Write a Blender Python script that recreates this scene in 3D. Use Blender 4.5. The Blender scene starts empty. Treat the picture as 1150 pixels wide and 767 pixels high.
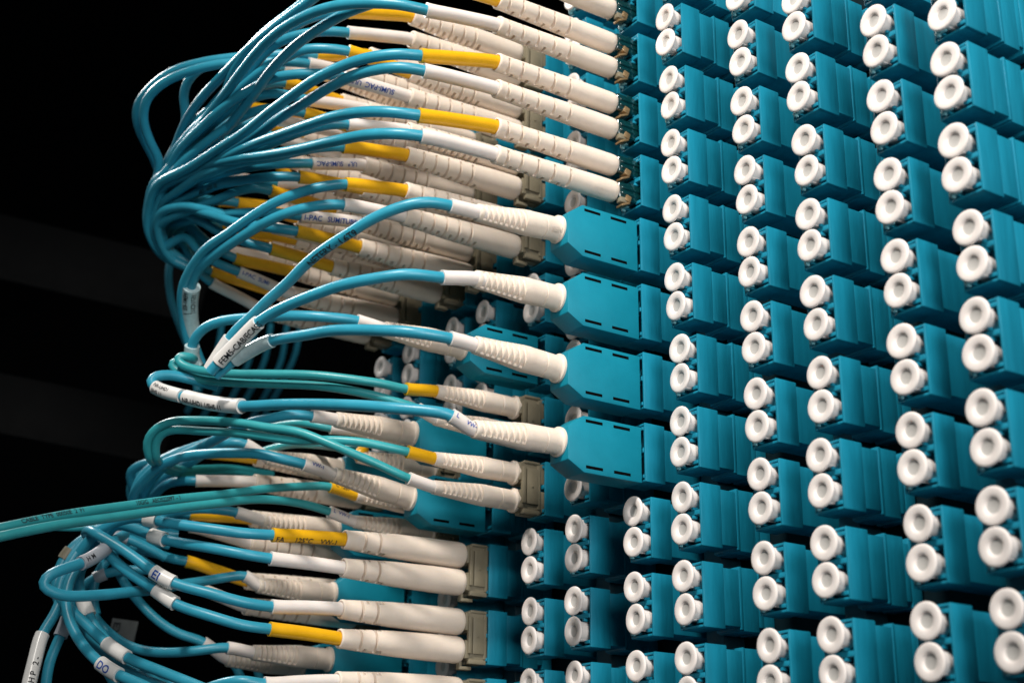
import bpy, bmesh, math, random
from mathutils import Vector, Matrix

random.seed(7)
sc = bpy.context.scene
C = sc.collection
pi = math.pi
sc.unit_settings.scale_length = 0.01          # one unit is one centimetre

# ------------------------------------------------------------------ camera frame and panel frame
FPX = 1582.14
PITCH, ROLL, ANG = math.radians(19.699), math.radians(0.69), math.radians(56.303)
_c, _s, _cr, _sr = math.cos(PITCH), math.sin(PITCH), math.cos(ROLL), math.sin(ROLL)
FW = Vector((0, _c, _s)); _up0 = Vector((0, -_s, _c)); _ri0 = Vector((1, 0, 0))
RI = _ri0 * _cr + _up0 * _sr; UP = _up0 * _cr - _ri0 * _sr
U = Vector((math.cos(ANG), -math.sin(ANG), 0)); N = Vector((-math.sin(ANG), -math.cos(ANG), 0))
M0 = Vector((1.8156, 28.2368, 0))
DD, P, Z0 = 0.6162, 1.5, 19.76
COL = {'A': 2.5395, 'B': 4.6667, 'C': 6.1892, 'D': 8.0967, 'E': 9.5338, 'A2': 1.0787, 'F': -.912, 'G': -2.5407,
       'H': -4.6207, 'I': -6.0491, 'J': -8.2449, 'K': -9.7372}

def W(u, n, z): return M0 + U * u + N * n + Vector((0, 0, z + .0037 * u))
def ray(x, y): return FW + RI * ((x - 575) / FPX) + UP * ((383.5 - y) / FPX)
def px(p): d = p.dot(FW); return (575 + FPX * p.dot(RI) / d, 383.5 - FPX * p.dot(UP) / d, d)
def at_u(x, y, u):
    r = ray(x, y); return r * ((u + M0.dot(U)) / r.dot(U))
def zc(r, col=''):
    z = Z0 - P * r - DD / 2
    if col in 'IJK': z -= 0.045 * max(0, r - 5.5)
    return z

# ------------------------------------------------------------------ materials
def mat(name, col, rough=.4, var=.12, vscale=3., bump=.12, bscale=40., sss=0., sssr=(1, .6, .4), spec=.5, metal=0., coat=0., rvar=.12, speck=0., streak=1.):
    m = bpy.data.materials.new(name); m.use_nodes = True
    nt = m.node_tree; b = nt.nodes['Principled BSDF']
    tc = nt.nodes.new('ShaderNodeTexCoord'); oi = nt.nodes.new('ShaderNodeObjectInfo')
    add = nt.nodes.new('ShaderNodeVectorMath'); add.operation = 'ADD'
    sc_ = nt.nodes.new('ShaderNodeVectorMath'); sc_.operation = 'MULTIPLY'; sc_.inputs[1].default_value = (1, 1, streak)
    mul = nt.nodes.new('ShaderNodeMath'); mul.operation = 'MULTIPLY'; mul.inputs[1].default_value = 37.
    nt.links.new(oi.outputs['Random'], mul.inputs[0])
    nt.links.new(tc.outputs['Object'], sc_.inputs[0]); nt.links.new(sc_.outputs[0], add.inputs[0]); nt.links.new(mul.outputs[0], add.inputs[1])
    nz = nt.nodes.new('ShaderNodeTexNoise'); nz.inputs['Scale'].default_value = vscale; nz.inputs['Detail'].default_value = 6.; nz.inputs['Roughness'].default_value = .65
    nt.links.new(add.outputs[0], nz.inputs['Vector'])
    rp = nt.nodes.new('ShaderNodeValToRGB')
    rp.color_ramp.elements[0].position = .3; rp.color_ramp.elements[1].position = .7
    rp.color_ramp.elements[0].color = tuple(c * (1 - var) for c in col) + (1,)
    rp.color_ramp.elements[1].color = tuple(min(1, c * (1 + var * .6)) for c in col) + (1,)
    nt.links.new(nz.outputs['Fac'], rp.inputs[0])
    out = rp.outputs[0]
    if speck:
        n2 = nt.nodes.new('ShaderNodeTexNoise'); n2.inputs['Scale'].default_value = 14.; n2.inputs['Detail'].default_value = 3.
        nt.links.new(add.outputs[0], n2.inputs['Vector'])
        r2 = nt.nodes.new('ShaderNodeValToRGB'); r2.color_ramp.elements[0].position = .66; r2.color_ramp.elements[1].position = .76
        r2.color_ramp.elements[0].color = (1, 1, 1, 1); r2.color_ramp.elements[1].color = (1 - speck, 1 - speck, 1 - speck * 1.1, 1)
        nt.links.new(n2.outputs['Fac'], r2.inputs[0])
        mx = nt.nodes.new('ShaderNodeMixRGB'); mx.blend_type = 'MULTIPLY'; mx.inputs[0].default_value = 1.
        nt.links.new(out, mx.inputs[1]); nt.links.new(r2.outputs[0], mx.inputs[2]); out = mx.outputs[0]
    nt.links.new(out, b.inputs['Base Color'])
    rr = nt.nodes.new('ShaderNodeMapRange'); rr.inputs['To Min'].default_value = max(.05, rough - rvar); rr.inputs['To Max'].default_value = min(1, rough + rvar)
    nt.links.new(nz.outputs['Fac'], rr.inputs['Value']); nt.links.new(rr.outputs[0], b.inputs['Roughness'])
    if bump:
        nb = nt.nodes.new('ShaderNodeTexNoise'); nb.inputs['Scale'].default_value = bscale; nb.inputs['Detail'].default_value = 4.
        nt.links.new(add.outputs[0], nb.inputs['Vector'])
        bp = nt.nodes.new('ShaderNodeBump'); bp.inputs['Strength'].default_value = bump; bp.inputs['Distance'].default_value = .02
        nt.links.new(nb.outputs['Fac'], bp.inputs['Height']); nt.links.new(bp.outputs[0], b.inputs['Normal'])
    b.inputs['Specular IOR Level'].default_value = spec; b.inputs['Metallic'].default_value = metal
    b.inputs['Coat Weight'].default_value = coat; b.inputs['Coat Roughness'].default_value = .15
    if sss:
        b.inputs['Subsurface Weight'].default_value = sss; b.inputs['Subsurface Radius'].default_value = sssr; b.inputs['Subsurface Scale'].default_value = .12
    return m

AQUA = (.005, .195, .30)
MT = {
    'aqua': mat('aqua_plastic', AQUA, .46, .2, 5., .22, 26., spec=.28, streak=.12),
    'aqua_block': mat('aqua_moulded_plastic', (.004, .205, .295), .5, .1, 1.6, .2, 34., spec=.25),
    'clip': mat('pale_aqua_clip', (.25, .55, .6), .35, .1),
    'cap': mat('white_cap_plastic', (.76, .705, .675), .5, .05, 3., .08, 30., sss=.12, sssr=(1, .8, .65), spec=.35),
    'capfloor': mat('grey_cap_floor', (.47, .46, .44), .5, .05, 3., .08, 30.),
    'boot': mat('ivory_boot_plastic', (.74, .64, .545), .5, .08, 1.8, .22, 34., sss=.14, sssr=(1, .6, .3), spec=.4, speck=.05),
    'sleeve_w': mat('white_sleeve', (.76, .70, .66), .36, .06, 2., .1, 30., sss=.2, spec=.45),
    'sleeve_y': mat('yellow_sleeve', (.76, .40, .006), .34, .1, 2.5, .12, 24., spec=.45),
    'blue': mat('aqua_blue_cable_jacket', (.026, .28, .40), .38, .14, 1.6, .12, 30., spec=.45, coat=.0),
    'teal': mat('sea_green_cable_jacket', (.03, .315, .345), .38, .14, 1.6, .12, 30., spec=.5, coat=.0),
    'olive': mat('grey_clip_plastic', (.20, .175, .12), .45, .14, 4., .2, 30., spec=.4),
    'green': mat('dark_green_gloss', (.002, .028, .03), .1, .3, 5., .1, 20., spec=.9, coat=.9),
    'gold': mat('brass_latch', (.30, .20, .10), .4, .3, 9., .3, 30., metal=.5),
    'dark': mat('dark_panel', (.0016, .011, .016), .7, .3, spec=.12),
    'port': mat('dark_port', (.004, .05, .075), .5, .2),
    'black': mat('black_ink', (.012, .014, .018), .5, .05, bump=0),
    'ink': mat('blue_ink', (.01, .07, .36), .45, .05, bump=0),
    'label': mat('paper_label', (.74, .72, .69), .32, .06, 4., .1, 18., spec=.5, coat=.3),
    'film': mat('clear_label_film', (.42, .55, .57), .2, .2, 5., .15, 14., spec=.6, coat=.6),
    'greylabel': mat('grey_label', (.36, .38, .42), .4, .12, 4.),
    'dimpaper': mat('shade_toned_paper', (.10, .11, .11), .5, .3, 2.),  # the shade the flag hangs in is put into the paper colour
    'rail': mat('rack_steel', (.0014, .0016, .0018), .7, .3, 1., spec=.1),
    'back': mat('dark_room_wall', (.0015, .0017, .002), .9, .3, .2, bump=0, spec=.05),
}

# ------------------------------------------------------------------ mesh helpers (local axes: x = along panel, y = into panel, z = up)
def mesh_of(name, bm, m, smooth=None):
    me = bpy.data.meshes.new(name)
    bmesh.ops.recalc_face_normals(bm, faces=bm.faces)
    bm.to_mesh(me); bm.free()
    if isinstance(m, (list, tuple)):
        for k in m: me.materials.append(k)
    else: me.materials.append(m)
    if smooth is not None:
        me.polygons.foreach_set('use_smooth', [True] * len(me.polygons))
        if smooth < 180:
            try: me.set_sharp_from_angle(angle=math.radians(smooth))
            except Exception: pass
    return me

def obj(name, me, parent=None, loc=None):
    o = bpy.data.objects.new(name, me); C.objects.link(o)
    if parent: o.parent = parent
    if loc: o.location = loc
    return o

def tag(o, label=None, cat=None, group=None, kind=None):
    if label: o['label'] = label
    if cat: o['category'] = cat
    if group: o['group'] = group
    if kind: o['kind'] = kind
    return o

def empty(name, loc, rz=0.):
    o = bpy.data.objects.new(name, None); C.objects.link(o)
    o.location = loc; o.rotation_euler = (0, 0, rz); o.empty_display_size = .2
    return o

def bev(bm, faces_before, off, seg=2):
    es = [e for e in bm.edges if len(e.link_faces) == 2 and e.calc_face_angle(0) > math.radians(25)]
    bmesh.ops.bevel(bm, geom=es, offset=off, segments=seg, affect='EDGES', profile=.5, clamp_overlap=True)

def box(bm, x0, x1, y0, y1, z0, z1, mi=0, off=0., skip=(), seg=2):
    t = bmesh.new()
    v = [t.verts.new((x, y, z)) for x in (x0, x1) for y in (y0, y1) for z in (z0, z1)]
    F = {'x0': (0, 1, 3, 2), 'x1': (4, 6, 7, 5), 'y0': (0, 4, 5, 1), 'y1': (2, 3, 7, 6), 'z0': (0, 2, 6, 4), 'z1': (1, 5, 7, 3)}
    for k, f in F.items():
        if k not in skip: t.faces.new([v[i] for i in f])
    bmesh.ops.recalc_face_normals(t, faces=t.faces)
    if off:
        es = [e for e in t.edges if len(e.link_faces) == 2]
        bmesh.ops.bevel(t, geom=es, offset=off, segments=seg, affect='EDGES', profile=.5, clamp_overlap=True)
    merge(bm, t, mi)

def merge(bm, t, mi=0, mtx=None):
    mp = {}
    for v in t.verts: mp[v] = bm.verts.new(mtx @ v.co if mtx else v.co)
    for f in t.faces:
        try:
            g = bm.faces.new([mp[v] for v in f.verts]); g.material_index = mi if mi >= 0 else f.material_index; g.smooth = f.smooth
        except ValueError: pass
    t.free()

def lathe(prof, m=32, off=(0, 0), mi=0, bm=None):       # prof: (n, r); the axis is -y
    bm = bm or bmesh.new(); rings = []
    for n, r in prof:
        if r < 1e-5: rings.append([bm.verts.new((off[0], -n, off[1]))])
        else: rings.append([bm.verts.new((off[0] + r * math.cos(2 * pi * k / m), -n, off[1] + r * math.sin(2 * pi * k / m))) for k in range(m)])
    for a, b in zip(rings, rings[1:]):
        for k in range(m):
            q = (k + 1) % m
            if len(a) == 1 and len(b) == 1: continue
            if len(a) == 1: f = (a[0], b[k], b[q])
            elif len(b) == 1: f = (a[k], b[0], a[q])
            else: f = (a[k], b[k], b[q], a[q])
            bm.faces.new(f).material_index = mi
    return bm

# ------------------------------------------------------------------ prototypes
HW, HH, ZO = .345, .605, -.04          # half width, half height of an adapter; its centre sits a little under the port centre
def make_adapter(ridge=True):
    bm = bmesh.new()
    # front shell: four thin walls round an open face, bevelled lip
    y0, y1 = .205, .72
    t = .055
    b = .022
    box(bm, HW - t, HW, y0, y1, ZO - HH, ZO + HH, off=b)
    box(bm, -HW, -HW + t, y0, y1, ZO - HH, ZO + HH, off=b)
    box(bm, -HW + t - .01, HW - t + .01, y0 + .006, y1 - .004, ZO + HH - t, ZO + HH - .003, off=b)
    box(bm, -HW + t - .01, HW - t + .01, y0 + .006, y1 - .004, ZO - HH + .003, ZO - HH + t, off=b)
    # sections behind
    if ridge:
        box(bm, -HW + .03, HW - .0025, .71, 1.10, ZO - HH + .07, ZO + HH - .075, off=.012)
        box(bm, -HW + .01, HW + .011, 1.09, 1.15, ZO - HH + .02, ZO + HH - .01, off=.012)
        box(bm, -HW + .02, HW - .001, 1.14, 1.56, ZO - HH + .0, ZO + HH - .02, off=.012)
        box(bm, -HW + .04, HW - .004, 1.55, 1.70, ZO - HH + .10, ZO + HH - .12, off=.012)
        box(bm, -HW, HW + .002, 1.69, 1.95, ZO - HH + .004, ZO + HH - .02, off=.015)
    else:
        box(bm, -HW + .03, HW - .0025, .71, 1.95, ZO - HH + .07, ZO + HH - .075, off=.012)
    me_body = mesh_of('adapter_body', bm, MT['aqua'], 35)
    bm = bmesh.new()
    t_ = .05
    x0, x1, zb, zt = -HW + t_ - .004, HW - t_ + .004, ZO - HH + t_ - .004, ZO + HH - t_ + .004
    box(bm, x0, x1, .42, .66, zb, zt)                                     # floor of the recess
    box(bm, x0, x1, .19, .44, -.045, .045, off=.01)                       # divider between the two ports
    for s in (-1, 1):
        box(bm, .10, .16, .17, .30, s * .0 - .11 if s < 0 else .05, s * .0 - .05 if s < 0 else .11, off=.01)
        zz = ZO + s * (HH - .115)
        box(bm, .14, x1, .19, .44, zz - .035, zz + .035, off=.01)
        box(bm, x0, -.14, .19, .44, zz - .035, zz + .035, off=.01)
    me_port = mesh_of('adapter_port', bm, MT['aqua'], 35)
    bm = bmesh.new()
    zb = ZO - HH + .02
    box(bm, -.235, -.19, .10, .20, zb + .03, zb + .17, off=.012)
    box(bm, -.27, -.05, .12, .19, zb + .075, zb + .11, off=.012)
    me_clip = mesh_of('latch_clip', bm, MT['clip'], 35)
    return me_body, me_port, me_clip
AD = make_adapter(); AD2 = make_adapter(False)

def make_cap():
    prof = [(-.058, 0), (-.058, .108), (-.052, .118), (-.026, .134), (-.012, .158), (-.003, .195), (0, .235), (-.001, .262), (-.006, .28), (-.016, .293), (-.03, .298),
            (-.046, .296), (-.056, .287), (-.060, .27), (-.061, .222), (-.068, .211), (-.09, .207), (-.30, .205), (-.42, .2), (-.44, .18), (-.44, 0)]
    bm = lathe(prof, 40)
    box(bm, -.03, .03, .12, .42, -.215, -.19, off=.01)
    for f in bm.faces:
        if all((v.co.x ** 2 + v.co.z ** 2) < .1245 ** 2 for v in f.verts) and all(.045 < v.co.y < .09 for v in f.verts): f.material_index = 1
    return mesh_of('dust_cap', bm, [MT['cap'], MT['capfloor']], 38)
CAP = make_cap()

def lin(x, pts):
    for (a, ra), (b, rb) in zip(pts, pts[1:]):
        if x <= b: return ra + (rb - ra) * max(0, min(1, (x - a) / (b - a)))
    return pts[-1][1]

def make_boot(name, outline, grooves, tube_r, m=56, extra=None):
    """outline (n, r) from the connector end to the cable end; grooves: n, half width, th0, th1 (degrees, 0 faces along the panel, 90 is up), depth"""
    st = set(n for n, _ in outline)
    n0, n1 = outline[0][0], outline[-1][0]
    k = n0
    while k < n1: st.add(round(k, 4)); k += .12
    for g in grooves:
        for d in (-g[1] - .012, -g[1], g[1], g[1] + .012): st.add(round(g[0] + d, 4))
    st = sorted(x for x in st if n0 <= x <= n1)
    bm = bmesh.new(); rings = []
    for n in st:
        r0 = lin(n, outline); ring = []
        for k in range(m):
            th = 360 * k / m; r = r0
            for gn, hw, a, b, dep in grooves:
                if abs(n - gn) <= hw + 1e-4:
                    d = (th - a) % 360
                    if d <= (b - a): r = r0 - dep
            ring.append(bm.verts.new((r * math.cos(math.radians(th)), -n, r * math.sin(math.radians(th)))))
        rings.append(ring)
    # cable end: lip turning into the sleeve hole
    rl = outline[-1][1]
    for (dn, r) in ((.012, rl - .012), (.014, rl - .03), (0., tube_r + .004), (-.12, tube_r - .004)):
        rings.append([bm.verts.new((r * math.cos(2 * pi * k / m), -(n1 + dn), r * math.sin(2 * pi * k / m))) for k in range(m)])
    for a, b in zip(rings, rings[1:]):
        for k in range(m):
            q = (k + 1) % m; bm.faces.new((a[k], b[k], b[q], a[q]))
    bm.faces.new(rings[0])
    if extra: extra(bm)
    return mesh_of(name, bm, MT['boot'], 42)

def ring_set(ns, w=.022, d=.1, a=-82, b=34): return [(n, w, a, b, d) for n in ns]
def notch_set(ns, w=.022, d=.1): return [(n, w, 48, 88, d) for n in ns] + [(n, w, 250, 290, d) for n in ns]

# long boots with round ends, many slots (upper rows)
T1U = make_boot('boot', [(.41, .235), (.43, .262), (.47, .28), (.54, .285), (1.2, .285), (2.2, .258), (3.0, .222), (3.3, .208), (3.38, .212), (3.41, .205)],
                ring_set([1.78, 2.1, 2.42, 2.74, 3.06]) + notch_set([1.62, 1.94, 2.26, 2.58, 2.9, 3.2]) + [(n, w, 180, 290, d) for n, w, a, b, d in ring_set([1.78, 2.1, 2.42, 2.74, 3.06])], .15)
# the same with slots only near the cable end (lower rows)
T1L = make_boot('boot', [(.41, .25), (.43, .278), (.47, .292), (.54, .298), (1.2, .297), (2.2, .272), (3.0, .228), (3.3, .208), (3.38, .212), (3.41, .205)],
                ring_set([2.62, 2.98], a=-88, b=88) + notch_set([2.48, 2.84, 2.56]) , .15)
def emboss(bm): pass
T2 = make_boot('boot', [(.33, .19), (.345, .212), (.39, .228), (.46, .235), (.9, .237), (1.6, .225), (2.4, .207), (3.0, .197), (3.28, .196), (3.33, .202), (3.37, .197)],
               ring_set([1.62, 2.02, 2.42, 2.82, 3.16]) + notch_set([1.82, 2.22, 2.62, 3.0]), .15)
T2P = T2.copy()
# short ribbed boots of the block plugs and of the lower clips
def ribbed(n0, L, rf, name, wide=.30):
    o = [(n0, rf - .03), (n0 + .015, rf - .005), (n0 + .05, rf), (n0 + .085, rf), (n0 + .10, rf - .035), (n0 + .12, rf - .045), (n0 + .75, rf - .035), (n0 + .80, rf - .03), (n0 + .95, rf - .035), (n0 + L * .75, rf - .085), (n0 + L - .05, rf - .115), (n0 + L, rf - .12)]
    g = [(n0 + .46, .006, -90, 90, .02)]
    k = n0 + 1.0; i = 0
    while k < n0 + L - .08:
        g.append((k, .034, -62, 58, .045)); g.append((k, .034, 118, 242, .045)); k += .125; i += 1
    return make_boot(name, o, g, .145)
T3 = ribbed(1.76, 2.0, .295, 'boot')
T4 = ribbed(.36, 2.08, .268, 'boot')

def make_block():
    bm = bmesh.new()
    hw, zt, zb = .305, .475, -.665
    cx = .03
    prof = [(-.0, zb), (-.0, zt), (1.42, zt), (1.80, zt - .27), (1.80, zb + .21), (1.42, zb)]
    vs = [[bm.verts.new((cx + x, -n, z)) for n, z in prof] for x in (-hw, hw)]
    k = len(prof)
    bm.faces.new(vs[0]); bm.faces.new(list(reversed(vs[1])))
    for i in range(k): bm.faces.new((vs[0][i], vs[1][i], vs[1][(i + 1) % k], vs[0][(i + 1) % k]))
    bmesh.ops.recalc_face_normals(bm, faces=bm.faces)
    es = list(bm.edges)
    bmesh.ops.bevel(bm, geom=es, offset=.018, segments=2, affect='EDGES', profile=.5, clamp_overlap=True)
    me = mesh_of('plug_housing', bm, [MT['aqua_block'], MT['dark']], 35)
    # four slots: near-black slabs a hair proud, standing for the shade inside
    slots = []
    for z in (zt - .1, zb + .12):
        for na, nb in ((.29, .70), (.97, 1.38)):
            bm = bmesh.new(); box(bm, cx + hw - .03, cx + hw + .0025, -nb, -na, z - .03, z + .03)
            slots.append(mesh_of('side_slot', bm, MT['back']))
    me2 = slots
    return me, me2
BLOCK = make_block()

def make_olive():
    bm = bmesh.new()
    for s in (-1, 1):
        z = s * DD / 2
        box(bm, -.235, .245, -.34, .5, z - .235, z + .235, off=.025)
        box(bm, -.20, .262, -.42, -.30, z - .2, z + .2, off=.02)
    box(bm, .2, .292, -.235, .06, -.40, .40, off=.014)
    box(bm, .2, .275, .05, .13, -.5, .5, off=.014)
    box(bm, .22, .318, -.365, -.275, -.40, .42, off=.014)
    box(bm, .15, .275, -.33, .12, -.62, -.52, off=.02)
    box(bm, .15, .275, -.30, .12, .50, .565, off=.02)
    box(bm, -.10, .10, -.30, .1, -.62, -.5, off=.02)
    box(bm, .296, .308, -.12, -.07, -.03, .02, off=.004)
    a = mesh_of('connector_clip', bm, MT['olive'], 35)
    bm = bmesh.new()
    for dz in (-.72,):
        box(bm, -.06, .12, -.46, -.16, dz - .02, dz + .06, off=.02)
        box(bm, -.05, .11, -.47, -.40, dz - .02, dz + .16, off=.02)
    b = mesh_of('release_latch', bm, MT['olive'], 35)
    return a, b
OLIVE = make_olive()

def make_green():
    bm = bmesh.new()
    box(bm, -.2, .2, -.36, .5, -.2, .2, off=.05, seg=3)
    for z in (-.07, .06): box(bm, .17, .225, -.3, .3, z - .035, z + .035, off=.03, seg=3)
    box(bm, -.06, .1, -.32, .3, .17, .235, off=.03, seg=3)
    box(bm, -.14, .14, -.02, .12, .15, .262, off=.03)
    a = mesh_of('connector_body', bm, MT['green'], 40)
    bm = bmesh.new()
    for x, rot in ((.13, 24),):
        t = bmesh.new()
        box(t, -.1, .1, -.34, -.10, -.025, .025, off=.012)
        merge(bm, t, 0, Matrix.Translation((x, 0, -.23)) @ Matrix.Rotation(math.radians(rot), 4, 'X'))
        t = bmesh.new()
        box(t, -.12, .08, -.20, -.06, -.10, .05, off=.012)
        merge(bm, t, 0, Matrix.Translation((x + .03, 0, -.20)) @ Matrix.Rotation(math.radians(-18), 4, 'X'))
    b = mesh_of('release_latch', bm, MT['gold'], 40)
    bm = bmesh.new()
    box(bm, .06, .22, -.34, -.14, -.60, -.47, off=.03)
    c = mesh_of('clip_foot', bm, MT['olive'], 40)
    return a, b, c
GREEN = make_green()

# ------------------------------------------------------------------ paths
def catmull(pts, step=.12):
    P_ = [pts[0] * 2 - pts[1]] + list(pts) + [pts[-1] * 2 - pts[-2]]
    out = []
    for i in range(1, len(P_) - 2):
        p0, p1, p2, p3 = P_[i - 1], P_[i], P_[i + 1], P_[i + 2]
        a = .5
        t0 = 0; t1 = t0 + max(1e-4, (p1 - p0).length) ** a; t2 = t1 + max(1e-4, (p2 - p1).length) ** a; t3 = t2 + max(1e-4, (p3 - p2).length) ** a
        k = max(2, int((p2 - p1).length / step))
        for j in range(k):
            t = t1 + (t2 - t1) * j / k
            A1 = p0 * ((t1 - t) / (t1 - t0)) + p1 * ((t - t0) / (t1 - t0)); A2 = p1 * ((t2 - t) / (t2 - t1)) + p2 * ((t - t1) / (t2 - t1)); A3 = p2 * ((t3 - t) / (t3 - t2)) + p3 * ((t - t2) / (t3 - t2))
            B1 = A1 * ((t2 - t) / (t2 - t0)) + A2 * ((t - t0) / (t2 - t0)); B2 = A2 * ((t3 - t) / (t3 - t1)) + A3 * ((t - t1) / (t3 - t1))
            out.append(B1 * ((t2 - t) / (t2 - t1)) + B2 * ((t - t1) / (t2 - t1)))
    out.append(pts[-1]); return out

def smooth_path(q, it=2):
    for _ in range(it):
        q = [q[0]] + [q[i] * .5 + (q[i - 1] + q[i + 1]) * .25 for i in range(1, len(q) - 1)] + [q[-1]]
    return q

def frames(q):
    fr = []
    for i, p in enumerate(q):
        t = (q[min(i + 1, len(q) - 1)] - q[max(i - 1, 0)]).normalized()
        e1 = -p                                        # a reference direction; only fixes where print sits on the jacket
        e1 = (e1 - t * e1.dot(t)).normalized(); e2 = t.cross(e1)
        fr.append((p, t, e1, e2))
    return fr

def tube(name, q, r, m, material, parent, cap=True, rf=None, origin=None):
    fr = frames(q); bm = bmesh.new(); rings = []
    o0 = origin if origin is not None else Vector()
    # parallel transport
    e1 = fr[0][2]
    for i, (p, t, _, _) in enumerate(fr):
        e1 = (e1 - t * e1.dot(t)).normalized(); e2 = t.cross(e1)
        rr = rf(i / (len(fr) - 1)) if rf else r
        rings.append([bm.verts.new(p - o0 + (e1 * math.cos(2 * pi * k / m) + e2 * math.sin(2 * pi * k / m)) * rr) for k in range(m)])
    for a, b in zip(rings, rings[1:]):
        for k in range(m):
            g = (k + 1) % m; bm.faces.new((a[k], a[g], b[g], b[k]))
    if cap: bm.faces.new(list(reversed(rings[0]))); bm.faces.new(rings[-1])
    me = mesh_of(name, bm, material, 60)
    o = obj(name, me)
    if parent: place_child(o, parent)
    return o

def place_child(o, parent):                       # keep world coordinates of the mesh under a placed parent
    o.parent = parent
    m = Matrix.Translation(parent.location) @ Matrix.Rotation(parent.rotation_euler.z, 4, 'Z')
    o.matrix_parent_inverse = m.inverted()

def text_geo(s, size):
    cu = bpy.data.curves.new('t', 'FONT'); cu.body = s; cu.size = size; cu.resolution_u = 3; cu.offset = size * .018
    o = bpy.data.objects.new('t', cu); C.objects.link(o)
    bpy.context.view_layer.update()
    me = bpy.data.meshes.new_from_object(o.evaluated_get(bpy.context.evaluated_depsgraph_get()))
    bpy.data.objects.remove(o); bpy.data.curves.remove(cu)
    bm = bmesh.new(); bm.from_mesh(me); bpy.data.meshes.remove(me)
    bmesh.ops.triangulate(bm, faces=bm.faces)
    bmesh.ops.subdivide_edges(bm, edges=bm.edges, cuts=1, use_grid_fill=True)
    return bm

def print_on(q, r, s, size, s0, th, material, parent, flip=False, name='printed_text', stretch=1., squash=None):
    """text wrapped on a tube: s0 = arc length where it starts, th = angle (deg) of its middle, 0 towards the front, positive upwards"""
    bm = text_geo(s, size)
    L = [0.]
    for a, b in zip(q, q[1:]): L.append(L[-1] + (b - a).length)
    fr = frames(q)
    xs = [v.co.x for v in bm.verts]; w = max(xs)
    up = Vector((0, 0, 1))
    for v in bm.verts:
        x, y = v.co.x * stretch, v.co.y - size * .35
        if flip: x, y = w * stretch - x, -y
        sx = s0 + x
        i = max(0, min(len(L) - 2, next((k for k in range(len(L)) if L[k] > sx), len(L) - 1) - 1))
        f = (sx - L[i]) / max(1e-6, L[i + 1] - L[i])
        p, t, e1, e2 = fr[i]; p2, t2, e12, e22 = fr[i + 1]
        pp = p.lerp(p2, f); a1 = e1.lerp(e12, f).normalized(); tt = t.lerp(t2, f).normalized(); a2 = tt.cross(a1)
        if a2.dot(UP) < 0: a2 = -a2
        phi = math.radians(th) + y / r
        v.co = pp + (a1 * math.cos(phi) + a2 * math.sin(phi)) * (r + .007)
    me = mesh_of(name, bm, material)
    o = obj(name, me)
    # parent chain: sub-part of the given part, in world coordinates
    o.parent = parent
    pm = parent.matrix_parent_inverse.copy()
    root = parent.parent
    if root is not None:
        rm = Matrix.Translation(root.location) @ Matrix.Rotation(root.rotation_euler.z, 4, 'Z')
        o.matrix_parent_inverse = (rm @ pm @ parent.matrix_basis).inverted()
    return o

def pix_path(p0, tan, wp, dend, d0=None):
    """waypoints given where the cable is seen, each at its own distance: starts at p0 with tangent tan, ends at distance dend"""
    x0, y0, dd0 = px(p0)
    if d0 is None: d0 = dd0
    wp = list(wp); pts2 = [(x0, y0)] + [w_[:2] for w_ in wp]; L = [0]
    for a, b in zip(pts2, pts2[1:]): L.append(L[-1] + math.hypot(a[0] - b[0], a[1] - b[1]))
    tot = max([l for l, w_ in zip(L[1:], wp) if w_[0] > -100] or [L[-1]])
    a = px(p0 + tan * .2); sl = (a[2] - x_d(p0)) / max(1., math.hypot(a[0] - x0, a[1] - y0))
    sl = max(-.018, min(.018, sl))
    m0 = sl * min(tot, 260.)
    out = []
    for (x, y), l, w_ in zip(pts2[1:], L[1:], wp):
        t = l / tot
        if len(w_) == 3: out.append(ray(x, y) * w_[2]); continue
        h00 = 2 * t**3 - 3 * t**2 + 1; h10 = t**3 - 2 * t**2 + t; h01 = -2 * t**3 + 3 * t**2
        out.append(ray(x, y) * (h00 * d0 + h10 * m0 + h01 * dend))
    return out
def x_d(p): return p.dot(FW)

def nearest(q, xy):
    best, bi = 1e9, 0
    for i, p in enumerate(q):
        a = px(p); d = (a[0] - xy[0])**2 + (a[1] - xy[1])**2
        if d < best: best, bi = d, i
    return bi

def wrap_label(q, a, b, r, parent, material='label', text=None, size=.11, th=-20, ink='black', name='label_wrap', flip=False, rows=1, oval=None):
    i, j = sorted((nearest(q, a), nearest(q, b)))
    seg = q[i:j + 1]
    if len(seg) < 3: seg = q[max(0, i - 1):j + 2]
    o = tube(name, seg, r, 24, MT[material], parent)
    if text:
        L = sum((y - x).length for x, y in zip(seg, seg[1:]))
        sg = seg if px(seg[0])[0] < px(seg[-1])[0] else list(reversed(seg))
        for k in range(rows):
            print_on(sg, r, text if isinstance(text, str) else text[k % len(text)], size, .06, th + k * (size * 1.25 / r) * 57.3, MT[ink], o, flip=flip)
    return o

# ------------------------------------------------------------------ naming of places
ORD = ['topmost', 'second', 'third', 'fourth', 'fifth', 'sixth', 'seventh', 'eighth', 'ninth', 'tenth', 'eleventh', 'twelfth', 'thirteenth']
COLN = {'E': 'rightmost column', 'D': 'second column from the right', 'C': 'third column from the right', 'B': 'fourth column from the right',
        'A': 'fifth column from the right', 'A2': 'sixth column from the right', 'F': 'seventh column from the right', 'G': 'eighth column from the right',
        'H': 'ninth column from the right', 'I': 'tenth column from the right', 'J': 'eleventh column from the right', 'K': 'leftmost column'}
def rank(r, rows): 
    k = rows.index(r)
    return 'topmost' if k == 0 else ('lowest' if k == len(rows) - 1 else ORD[k])

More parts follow.
